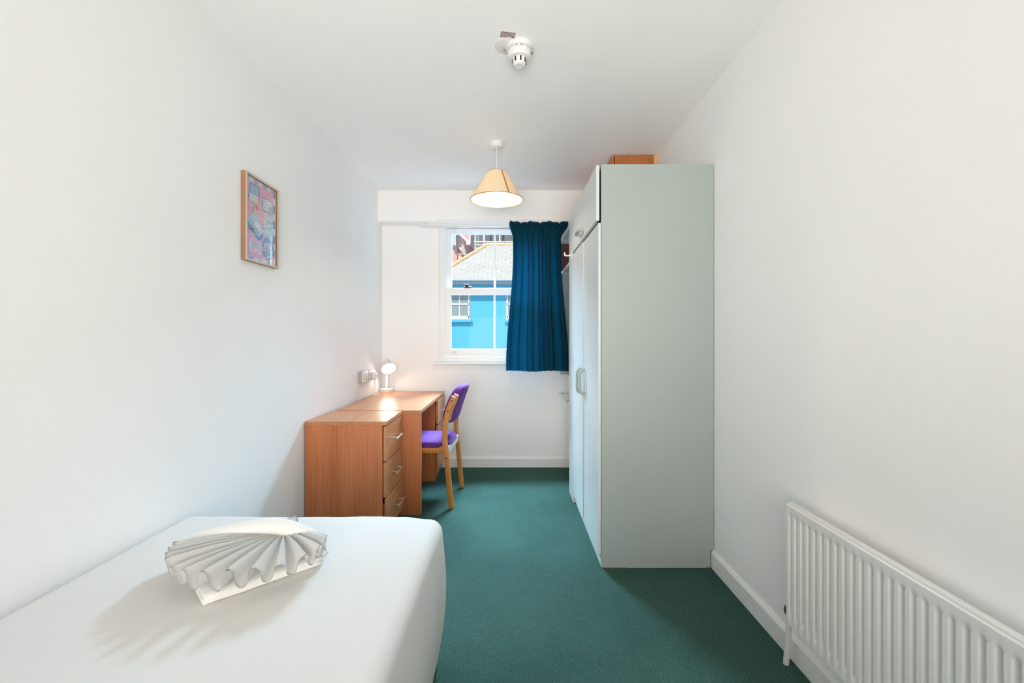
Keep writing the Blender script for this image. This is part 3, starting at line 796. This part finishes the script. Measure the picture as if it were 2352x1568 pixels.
b = bmesh.new()
for i, ln in enumerate(lines):
    t = text_bm(ln, hgt * .26, Matrix.Translation((-wdt * .46, hgt * (.32 - .215 * i), .0009)), 'LEFT', bold=.022)
    xs = [v_.co.x for v_ in t.verts]; w0 = max(xs) - min(xs); x0 = min(xs)
    tw = wdt * (.92, .90, .92, .74)[i]
    for v_ in t.verts: v_.co.x = x0 + (v_.co.x - x0) * tw / w0
    join(b, t)
b.transform(on_ceiling(0))
mesh_obj('lettering', b, M['stickertext'], stk)

# ------------------------------------------------------------------ framed poster on the left wall
FY0, FY1, FZ0, FZ1 = 2.135, 2.435, 1.595, 2.013
fyc = (FY0 + FY1) / 2; FX = XL(fyc)
pic = tag(empty('framed_poster', (FX, fyc, FZ0)), 'framed poster of sardine tins in a thin wooden frame', 'picture')
pic.rotation_euler = (0, 0, 0)
M['framewood'] = wood('light_oak_frame', srgb(142, 102, 72), srgb(166, 124, 92), 'z', rough=.5)
M['framefront'] = wood('pale_oak_frame_front', srgb(196, 180, 164), srgb(212, 198, 184), 'z', rough=.45)
fw, fd = .010, .024
for a, b_, c_, d_ in ((FY0, FY0 + fw, FZ0, FZ1), (FY1 - fw, FY1, FZ0, FZ1), (FY0 + fw, FY1 - fw, FZ0, FZ0 + fw), (FY0 + fw, FY1 - fw, FZ1 - fw, FZ1)):
    fr = mesh_obj('frame_side', bx(FX - .002, FX + fd - .003, a, b_, c_, d_, .0008), M['framewood'], pic)
    mesh_obj('front_edge', bx(FX + fd - .003, FX + fd, a, b_, c_, d_, .0008), M['framefront'], fr)
PW, PH = FY1 - FY0 - 2 * fw, FZ1 - FZ0 - 2 * fw
def pmat(name, r, g, b): return plain(name, srgb(r, g, b), .7, vary=.02, vscale=30)  # poster colours paled, with the glare on the glass put in
PM = [pmat('print_white', 240, 240, 244), pmat('print_blue', 150, 178, 226), pmat('print_pink', 246, 170, 198), pmat('print_light_blue', 168, 214, 234), pmat('print_mid_blue', 112, 158, 206),
      pmat('print_deep_blue', 84, 122, 176), pmat('print_red', 236, 112, 124), pmat('print_pale_pink', 252, 206, 214), pmat('print_yellow', 244, 226, 160), pmat('print_green', 160, 204, 150)]
WHT, BLU, PNK, LBL, MBL, DBL, RED, PPK, YEL, GRN = range(10)
pb = bmesh.new(); layer = [0]
def PT(u, v, lay): return (FX + .0075 + .00004 * lay, FY0 + fw + u * PW, FZ1 - fw - v * PH)
def shape(poly, mi):
    layer[0] += 1
    f_ = pb.faces.new([pb.verts.new(PT(u, v, layer[0])) for u, v in poly]); f_.material_index = mi
def rr_(u0, u1, v0, v1, r, mi, rot=0, n=5):
    w, h = (u1 - u0) * PW, (v1 - v0) * PH; cu, cv = (u0 + u1) / 2, (v0 + v1) / 2
    c_, s_ = math.cos(rot), math.sin(rot)
    shape([(cu + (x * c_ - y * s_) / PW, cv + (x * s_ + y * c_) / PH) for x, y in rrect(w, h, min(r, w / 2 - 1e-5, h / 2 - 1e-5), n)], mi)
def ell(cu, cv, a, b_, mi, rot=0, n=28):
    c_, s_ = math.cos(rot), math.sin(rot)
    shape([(cu + (a * math.cos(t) * c_ - b_ * math.sin(t) * s_) / PW, cv + (a * math.cos(t) * s_ + b_ * math.sin(t) * c_) / PH) for t in [2 * math.pi * i / n for i in range(n)]], mi)
def fish(cu, cv, L, h, mi, rot=0):
    c_, s_ = math.cos(rot), math.sin(rot)
    pts = [(-.5, -.0), (-.35, -.42), (-.1, -.5), (.2, -.3), (.38, -.1), (.5, -.4), (.5, .4), (.38, .1), (.2, .3), (-.1, .5), (-.35, .42)]
    shape([(cu + (x * L * c_ - y * h * s_) / PW, cv + (x * L * s_ + y * h * c_) / PH) for x, y in pts], mi)
shape([(0, 0), (1, 0), (1, 1), (0, 1)], WHT)
bt = .07; bv = bt * PW / PH * .9
for i in range(7):
    if i % 2 == 0:
        shape([(i / 7, 0), ((i + 1) / 7, 0), ((i + 1) / 7, bv), (i / 7, bv)], BLU)
    else:
        shape([(i / 7, 1 - bv), ((i + 1) / 7, 1 - bv), ((i + 1) / 7, 1), (i / 7, 1)], BLU)
for i in range(10):
    if i % 2 == 0: shape([(0, i / 10), (bt, i / 10), (bt, (i + 1) / 10), (0, (i + 1) / 10)], BLU)
    if i % 2 == 0: shape([(1 - bt, i / 10), (1, i / 10), (1, (i + 1) / 10), (1 - bt, (i + 1) / 10)], DBL)  # right border kept deeper blue, where the glare does not reach
shape([(bt, bv), (1 - bt, bv), (1 - bt, 1 - bv), (bt, 1 - bv)], PNK)
# tall tin of sardines with a tomato label
rr_(.15, .47, .07, .40, .016, RED); rr_(.155, .465, .073, .397, .015, PPK); rr_(.15, .47, .065, .25, .016, DBL); rr_(.17, .45, .08, .24, .012, MBL)
for i in range(5): rr_(.185 + i * .052, .222 + i * .052, .085, .22, .005, LBL)
rr_(.14, .46, .20, .275, .004, WHT); ell(.43, .237, .006, .015, RED); ell(.12, .235, .006, .010, DBL)
ell(.37, .335, .017, .017, RED); ell(.27, .31, .006, .011, BLU, .5); ell(.30, .345, .008, .005, BLU); ell(.24, .29, .004, .008, BLU, -.4)
# tin with two fish and a lemon
rr_(.54, .92, .155, .335, .014, MBL); rr_(.555, .905, .163, .32, .012, DBL)
for i in range(4): rr_(.57, .735, .175 + i * .037, .204 + i * .037, .006, WHT)
rr_(.745, .90, .165, .32, .006, LBL); ell(.83, .205, .013, .013, WHT); rr_(.76, .90, .245, .275, .002, GRN); rr_(.76, .90, .285, .31, .002, BLU)
shape([(.72, .165), (.80, .165), (.77, .24), (.73, .32), (.70, .32)], WHT)
# opened tin seen at an angle
shape([(.09, .53), (.28, .43), (.60, .60), (.56, .68), (.44, .745), (.09, .60)], DBL)
shape([(.09, .525), (.29, .415), (.62, .575), (.44, .695)], LBL); shape([(.14, .525), (.29, .44), (.56, .575), (.44, .665)], MBL)
shape([(.19, .50), (.27, .40), (.42, .42), (.38, .53), (.28, .55)], LBL)
for i in range(3): fish(.38 + i * .045, .585 - i * .012, .075, .018, WHT, .55)
ell(.25, .385, .010, .012, DBL); ell(.25, .385, .007, .009, PNK); ell(.32, .435, .003, .003, DBL)
# upright tin with a fish in a ring
rr_(.62, .92, .345, .665, .018, WHT); rr_(.63, .91, .35, .66, .017, LBL); ell(.77, .375, .010, .010, RED); ell(.77, .375, .006, .006, PPK)
ell(.77, .50, .034, .044, WHT); ell(.77, .50, .026, .035, LBL); fish(.77, .505, .05, .014, WHT, 1.9)
ell(.77, .615, .009, .012, WHT); ell(.77, .615, .006, .009, LBL)
for u, v in ((.67, .385), (.87, .40), (.67, .60), (.87, .60)): ell(u, v, .006, .004, WHT, .7)
# pale pink tin with one fish
rr_(.12, .52, .735, .91, .016, WHT); rr_(.127, .513, .738, .907, .015, PPK); ell(.32, .825, .036, .036, PNK); ell(.32, .825, .029, .029, PPK)
fish(.32, .825, .078, .018, LBL, .15); ell(.19, .81, .007, .010, WHT)
# round tin
ell(.74, .80, .053, .057, DBL); ell(.74, .80, .049, .053, MBL)
for i in range(5): rr_(.60 + i * .056, .64 + i * .056, .715 + abs(i - 2) * .012, .80, .004, WHT)
rr_(.565, .915, .79, .84, .002, WHT)
ell(.74, .885, .010, .014, WHT); ell(.74, .88, .006, .008, MBL); ell(.66, .875, .006, .006, LBL); ell(.82, .875, .006, .006, LBL)
bmesh.ops.recalc_face_normals(pb, faces=pb.faces)
for f_ in pb.faces:
    if f_.normal.x < 0: f_.normal_flip()
mesh_obj('print', pb, PM, pic)
def on_wall(u, v, lay):
    p = PT(u, v, lay)
    return Matrix.Translation(p) @ Matrix(((0, 0, 1, 0), (1, 0, 0, 0), (0, 1, 0, 0), (0, 0, 0, 1)))
b = text_bm('SARDINES', .0225, on_wall(.74, .815, 160)); mesh_obj('lettering', b, PM[DBL], pic)
b = text_bm('SARDINES', .012, on_wall(.77, .455, 160)); mesh_obj('lettering', b, PM[MBL], pic)
mesh_obj('lettering', text_bm('SARDINES', .011, on_wall(.32, .79, 160)), PM[MBL], pic)
mesh_obj('backing_board', bx(FX, FX + .007, FY0 + fw, FY1 - fw, FZ0 + fw, FZ1 - fw), M['framewood'], pic)
mesh_obj('glazing', bx(FX + .0165, FX + .0180, FY0 + fw, FY1 - fw, FZ0 + fw, FZ1 - fw), M['picglass'], pic)

# ------------------------------------------------------------------ wardrobe
WX = .486; WT = 2.156; WY0 = 2.442
wr = tag(empty('wardrobe', (.78, 2.95, 0)), 'tall pale sage laminate wardrobe with two doors and a top cupboard', 'wardrobe')
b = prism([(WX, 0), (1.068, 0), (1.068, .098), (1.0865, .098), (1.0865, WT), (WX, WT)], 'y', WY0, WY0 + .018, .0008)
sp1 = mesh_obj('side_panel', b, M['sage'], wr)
M['chipboard'] = plain('bare_chipboard', srgb(176, 110, 62), .8, vary=.25, vscale=120)
b = bx(WX + .001, .62, WY0 - .0012, WY0 + .004, 0, .0045, .0008); mesh_obj('chipped_edge', b, M['chipboard'], sp1)
mesh_obj('chipped_edge', bx(1.045, 1.0672, WY0 - .0012, WY0 + .004, 0, .008, .001), M['chipboard'], sp1)
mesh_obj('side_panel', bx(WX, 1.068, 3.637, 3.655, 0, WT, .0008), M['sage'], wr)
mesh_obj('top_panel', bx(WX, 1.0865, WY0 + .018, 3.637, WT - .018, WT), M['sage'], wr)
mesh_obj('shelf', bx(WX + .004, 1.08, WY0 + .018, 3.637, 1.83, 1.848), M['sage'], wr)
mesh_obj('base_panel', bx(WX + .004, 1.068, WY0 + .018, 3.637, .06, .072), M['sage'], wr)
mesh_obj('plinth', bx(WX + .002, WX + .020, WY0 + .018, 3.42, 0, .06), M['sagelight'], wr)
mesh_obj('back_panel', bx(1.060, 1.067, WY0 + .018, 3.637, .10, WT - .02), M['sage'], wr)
mesh_obj('filler_panel', bx(.470, WX + .006, 3.404, 3.655, 0, WT, .0012), M['sagelight'], wr)
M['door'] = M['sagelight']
def d_handle(parent, xf, y, z0, z1, out=.030, vertical=True):
    if vertical: P = [(xf + .002, y, z0), (xf - out * .6, y, z0 + .004), (xf - out, y, z0 + .022), (xf - out, y, (z0 + z1) / 2), (xf - out, y, z1 - .022), (xf - out * .6, y, z1 - .004), (xf + .002, y, z1)]
    else: P = [(xf + .002, z0, y), (xf - out * .6, z0 + .004, y), (xf - out, z0 + .022, y), (xf - out, (z0 + z1) / 2, y), (xf - out, z1 - .022, y), (xf - out * .6, z1 - .004, y), (xf + .002, z1, y)]
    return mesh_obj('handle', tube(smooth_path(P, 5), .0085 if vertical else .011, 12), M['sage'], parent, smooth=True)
for y0, y1, hy, xf in ((2.443, 2.917, 2.885, .4705), (2.923, 3.399, 2.968, .4640)):
    d_ = mesh_obj('door', bx(xf, xf + .0133, y0, y1, .072, 1.843, .001), M['door'], wr)
    d_handle(d_, xf, hy, .875, 1.027)
    mesh_obj('screw_cap', tube([(xf - .0013, hy - .015, 1.075), (xf + .0005, hy - .015, 1.075)], .004, 10), M['plasticgrey'], d_)
td = mesh_obj('top_door', bx(.4596, .4765, 2.446, 3.399, 1.856, 2.152, .001), M['door'], wr)
d_handle(td, .4596, 1.905, 2.87, 3.01, .030, False)

hk = tag(empty('coat_hook', (.465, 3.52, 1.86)), 'small white coat hook on the wardrobe end panel', 'hook')
mesh_obj('back_plate', bx(.4655, .4705, 3.509, 3.531, 1.835, 1.895, .002), M['plastic'], hk)
mesh_obj('prong', tube(smooth_path([(.468, 3.52, 1.862), (.43, 3.52, 1.860), (.420, 3.52, 1.866), (.418, 3.52, 1.884)], 6), .006, 12), M['plastic'], hk, smooth=True)

# old wooden cupboard between wardrobe top and ceiling
oc = tag(empty('overhead_cupboard', (.92, 3.8, WT)), 'orange-brown wooden cupboard on top of the wardrobe, against the ceiling', 'cupboard')
mesh_obj('side_panel', bx(.776, 1.064, 3.385, 3.403, WT + .001, 2.574, .001), M['orangewood'], oc)
mesh_obj('door', bx(.751, .770, 3.385, 4.19, WT + .002, 2.574, .0015), M['orangewood'], oc)
mesh_obj('body', bx(.772, 1.064, 3.403, 4.2, WT + .001, 2.572), M['mahogany'], oc)
mesh_obj('filler_strip', bx(1.064, 1.088, 3.388, 3.41, WT + .001, 2.580), M['palewood'], oc)

# ------------------------------------------------------------------ shelf unit, washstand and towel rail in the far corner
wsx = .537
ws = tag(empty('washstand', (.8, 4.0, 0)), 'low white washstand cupboard in the corner beyond the wardrobe', 'cupboard')
mesh_obj('body', bx(wsx + .018, 1.07, 3.66, 4.328, .1, .86, .002), M['trim'], ws)
mesh_obj('plinth', bx(wsx + .05, 1.07, 3.66, 4.328, 0, .1), M['trim'], ws)
wd = mesh_obj('door', bx(wsx, wsx + .018, 3.665, 4.322, .105, .68, .002), M['trim'], ws)
d_handle(wd, wsx, 4.12, .31, .43, .028)
wd.children[0].data.materials[0] = M['plastic']
mesh_obj('fascia', bx(wsx + .002, wsx + .018, 3.665, 4.322, .69, .855, .002), M['trim'], ws)
mesh_obj('counter', bx(wsx - .005, 1.075, 3.658, 4.328, .86, .885, .004), M['plastic'], ws)
tr_ = tag(empty('towel_rail', (.46, 4.0, .71)), 'short chrome towel rail on the washstand front', 'towel rail')
mesh_obj('rail', tube([(.458, 3.735, .712), (.458, 4.26, .712)], .0105, 16), M['chrome'], tr_, smooth=True)
for y in (3.78, 4.235):
    mesh_obj('bracket', tube([(.458, y, .712), (wsx - .001, y, .712)], .005, 10), M['chrome'], tr_, smooth=True)
    mesh_obj('wall_plate', tube([(wsx - .006, y, .712), (wsx - .0005, y, .712)], .018, 18), M['chrome'], tr_, smooth=True)
su = tag(empty('shelf_unit', (.78, 4.0, .885)), 'open shelves with a dark brown lining between curtain and wardrobe', 'shelves')
mesh_obj('side_panel', bx(.472, 1.08, 4.290, 4.308, .885, 2.13, .001), M['sage'], su)
mesh_obj('lining', bx(.473, 1.07, 4.270, 4.290, 1.832, 2.105), M['mahogany'], su)
mesh_obj('back_panel', bx(1.07, 1.08, 3.66, 4.29, .885, 2.13), M['mahogany'], su)
for z in (1.812, 2.105):
    mesh_obj('shelf', bx(.468, 1.07, 3.658, 4.205, z, z + .018, .001), M['sagelight'], su)

# ------------------------------------------------------------------ curtain and its track
ct = tag(empty('curtain_track', (-.1, 4.18, 2.25)), 'white curtain track and batten above the window', 'curtain track')
mesh_obj('batten', bx(-.680, .387, 4.188, 4.2095, 2.283, 2.315, .002), M['trim'], ct)
mesh_obj('track', bx(-.845, .527, 4.150, 4.172, 2.243, 2.262, .003), M['plastic'], ct)
mesh_obj('bulkhead_highlight', bx(-1.20, -.69, 4.192, 4.2095, 2.293, 2.302, .001), M['trim'], ct)  # white strip modelled for the highlight along the bulkhead's lower edge
for x in (-.78, -.3, .1, .45): mesh_obj('bracket', bx(x - .012, x + .012, 4.145, 4.195, 2.262, 2.285, .002), M['plastic'], ct)
mesh_obj('end_stop', bx(-.02, -.006, 4.136, 4.162, 2.235, 2.262, .003), M['plastic'], ct)
CZ0, CZ1 = 2.272, .928
rc = random.Random(11)
folds = 10
fj = [rc.uniform(-.35, .35) for _ in range(folds + 2)]
def curt(u, v):
    z = CZ0 + (CZ1 - CZ0) * v
    hz = CZ0 - z                                     # distance below the heading
    neck = sstep(.02, .15, hz)
    lo = sstep(.30, 1.30, hz)
    xl = -.010 + .034 * neck - .062 * lo
    xr = .522 - .064 * neck + .070 * lo
    # folds: tight pencil pleats in the heading, broad ones below that drift sideways
    s = u + .012 * math.sin(u * 31 + 2) + .010 * lo * math.sin(u * 13)
    pk = s * 25 * 2 * math.pi
    pleat = (math.sin(pk) + .45 * math.sin(pk * .53 + 1.3)) * .013
    i = int(u * folds); f_ = u * folds - i
    j = fj[min(i, folds)] * (1 - f_) + fj[min(i + 1, folds + 1)] * f_
    ws = s + .030 * math.sin(s * 8.3 + 1.1 + .5 * lo) + .016 * math.sin(s * 19 + .4)
    lobe = abs(math.sin(math.pi * (ws * folds + .35 * j * lo)))
    dep = .55 + .45 * math.sin(ws * 11 + 2.0 + .6 * lo) * math.sin(ws * 4.1 + .5)
    fold = .030 - (.050 * lobe ** .75) * (.62 + .5 * dep)
    k_ = sstep(.055, .17, hz)
    pin = 1 - .45 * math.exp(-((hz - .085) / .025) ** 2)
    y = 4.116 + pin * ((1 - k_) * pleat + k_ * fold * (.75 + .5 * lo))
    x = xl + (xr - xl) * u + k_ * .005 * math.cos(s * folds * 2 * math.pi + j * 3) * min(1, u * 8, (1 - u) * 8)
    if v == 0 or hz < .012: z += .006 * math.sin(u * 21) + .004 * math.sin(u * 57)
    z += .004 * math.sin(u * 9 + 1) * lo
    return (x, y, z)
b = grid(420, 70, curt)
bmesh.ops.solidify(b, geom=list(b.faces), thickness=.002)
cur = tag(mesh_obj('curtain', b, M['curtain'], smooth='all'), 'petrol-blue pencil-pleat curtain drawn to the right of the window', 'curtain')

# ------------------------------------------------------------------ radiator
RXF = 1.003; RY0, RY1, RZ0, RZ1 = .60, 1.662, .195, .630
rad = tag(empty('radiator', (1.03, 1.13, .1)), 'white panel radiator with vertical flutes on the wall', 'radiator')
pitch = .0333
ys = [RY1]; prof = [0.0]
y = RY1 - .012
while y - pitch > RY0 + .004:
    for f_, dd in ((0, 0), (.05, .0), (.16, .62), (.28, 1), (.42, 1), (.54, .62), (.65, 0)):
        ys.append(y - f_ * pitch); prof.append(dd)
    y -= pitch
ys.append(RY0); prof.append(0)
zs = [RZ0, RZ0 + .026, RZ0 + .034, RZ0 + .046, RZ0 + .056, RZ1 - .048, RZ1 - .042, RZ1 - .037, RZ1 - .028, RZ1 - .006, RZ1]
ze = [0, 0, .45, .9, 1, 1, .8, .35, 0, 0, 0]
zo = [0, 0, 0, 0, 0, 0, 0, 0, 0, 0, .006]
b = bmesh.new()
G = [[b.verts.new((RXF + .010 * p * e + o_, yy, zz)) for zz, e, o_ in zip(zs, ze, zo)] for yy, p in zip(ys, prof)]
for i in range(len(G) - 1):
    for j in range(len(zs) - 1): b.faces.new((G[i][j], G[i + 1][j], G[i + 1][j + 1], G[i][j + 1]))
bmesh.ops.recalc_face_normals(b, faces=b.faces)
if sum(f_.normal.x for f_ in b.faces) > 0: bmesh.ops.reverse_faces(b, faces=b.faces)
bx(RXF + .0115, RXF + .026, RY0, RY1, RZ0, RZ1 + .004, .002, bm=b)
bx(RXF + .002, RXF + .013, RY1 - .004, RY1 - .0005, RZ0 + .001, RZ1 - .001, bm=b)
bx(RXF + .002, RXF + .013, RY0 + .0005, RY0 + .004, RZ0 + .001, RZ1 - .001, bm=b)
bx(RXF + .002, RXF + .013, RY0, RY1, RZ0, RZ0 + .003, bm=b); bx(RXF + .004, RXF + .013, RY0, RY1, RZ1 - .001, RZ1 + .002, bm=b)
rp_ = mesh_obj('front_panel', b, M['radiator'], rad, smooth=True)
mesh_obj('convector_fins', bx(RXF + .026, RXF + .048, RY0 + .03, RY1 - .03, RZ0 + .03, RZ1 - .02), M['radiator'], rad)
for y in (RY0 + .12, RY1 - .12):
    mesh_obj('wall_bracket', bx(RXF + .048, XR - .0005, y - .015, y + .015, RZ0 + .06, RZ1 - .05), M['radiator'], rad)
vx, vy = 1.040, RY1 + .040
b = tube([(vx, vy + .022, 0.0), (vx, vy + .010, .10), (vx, vy, .20)], .0105, 16)
pp = mesh_obj('pipe', b, plain('painted_pipe', (.76, .74, .70, 1), .4), rad, smooth=True)
mesh_obj('valve', lathe([(0, 0), (.014, 0), (.018, .008), (.018, .026), (.011, .032), (.011, .06), (0, .06)], (vx, vy, .198), 14), M['darkgrey'], rad, smooth=True)
mesh_obj('valve_tail', tube([(vx, vy + .01, .222), (vx, RY1 - .01, .222)], .009, 12), M['darkgrey'], rad)
mesh_obj('valve_cap', lathe([(0, 0), (.011, 0), (.012, .03), (.010, .05), (0, .052)], (vx, vy, .258), 16), M['plastic'], rad, smooth=True)
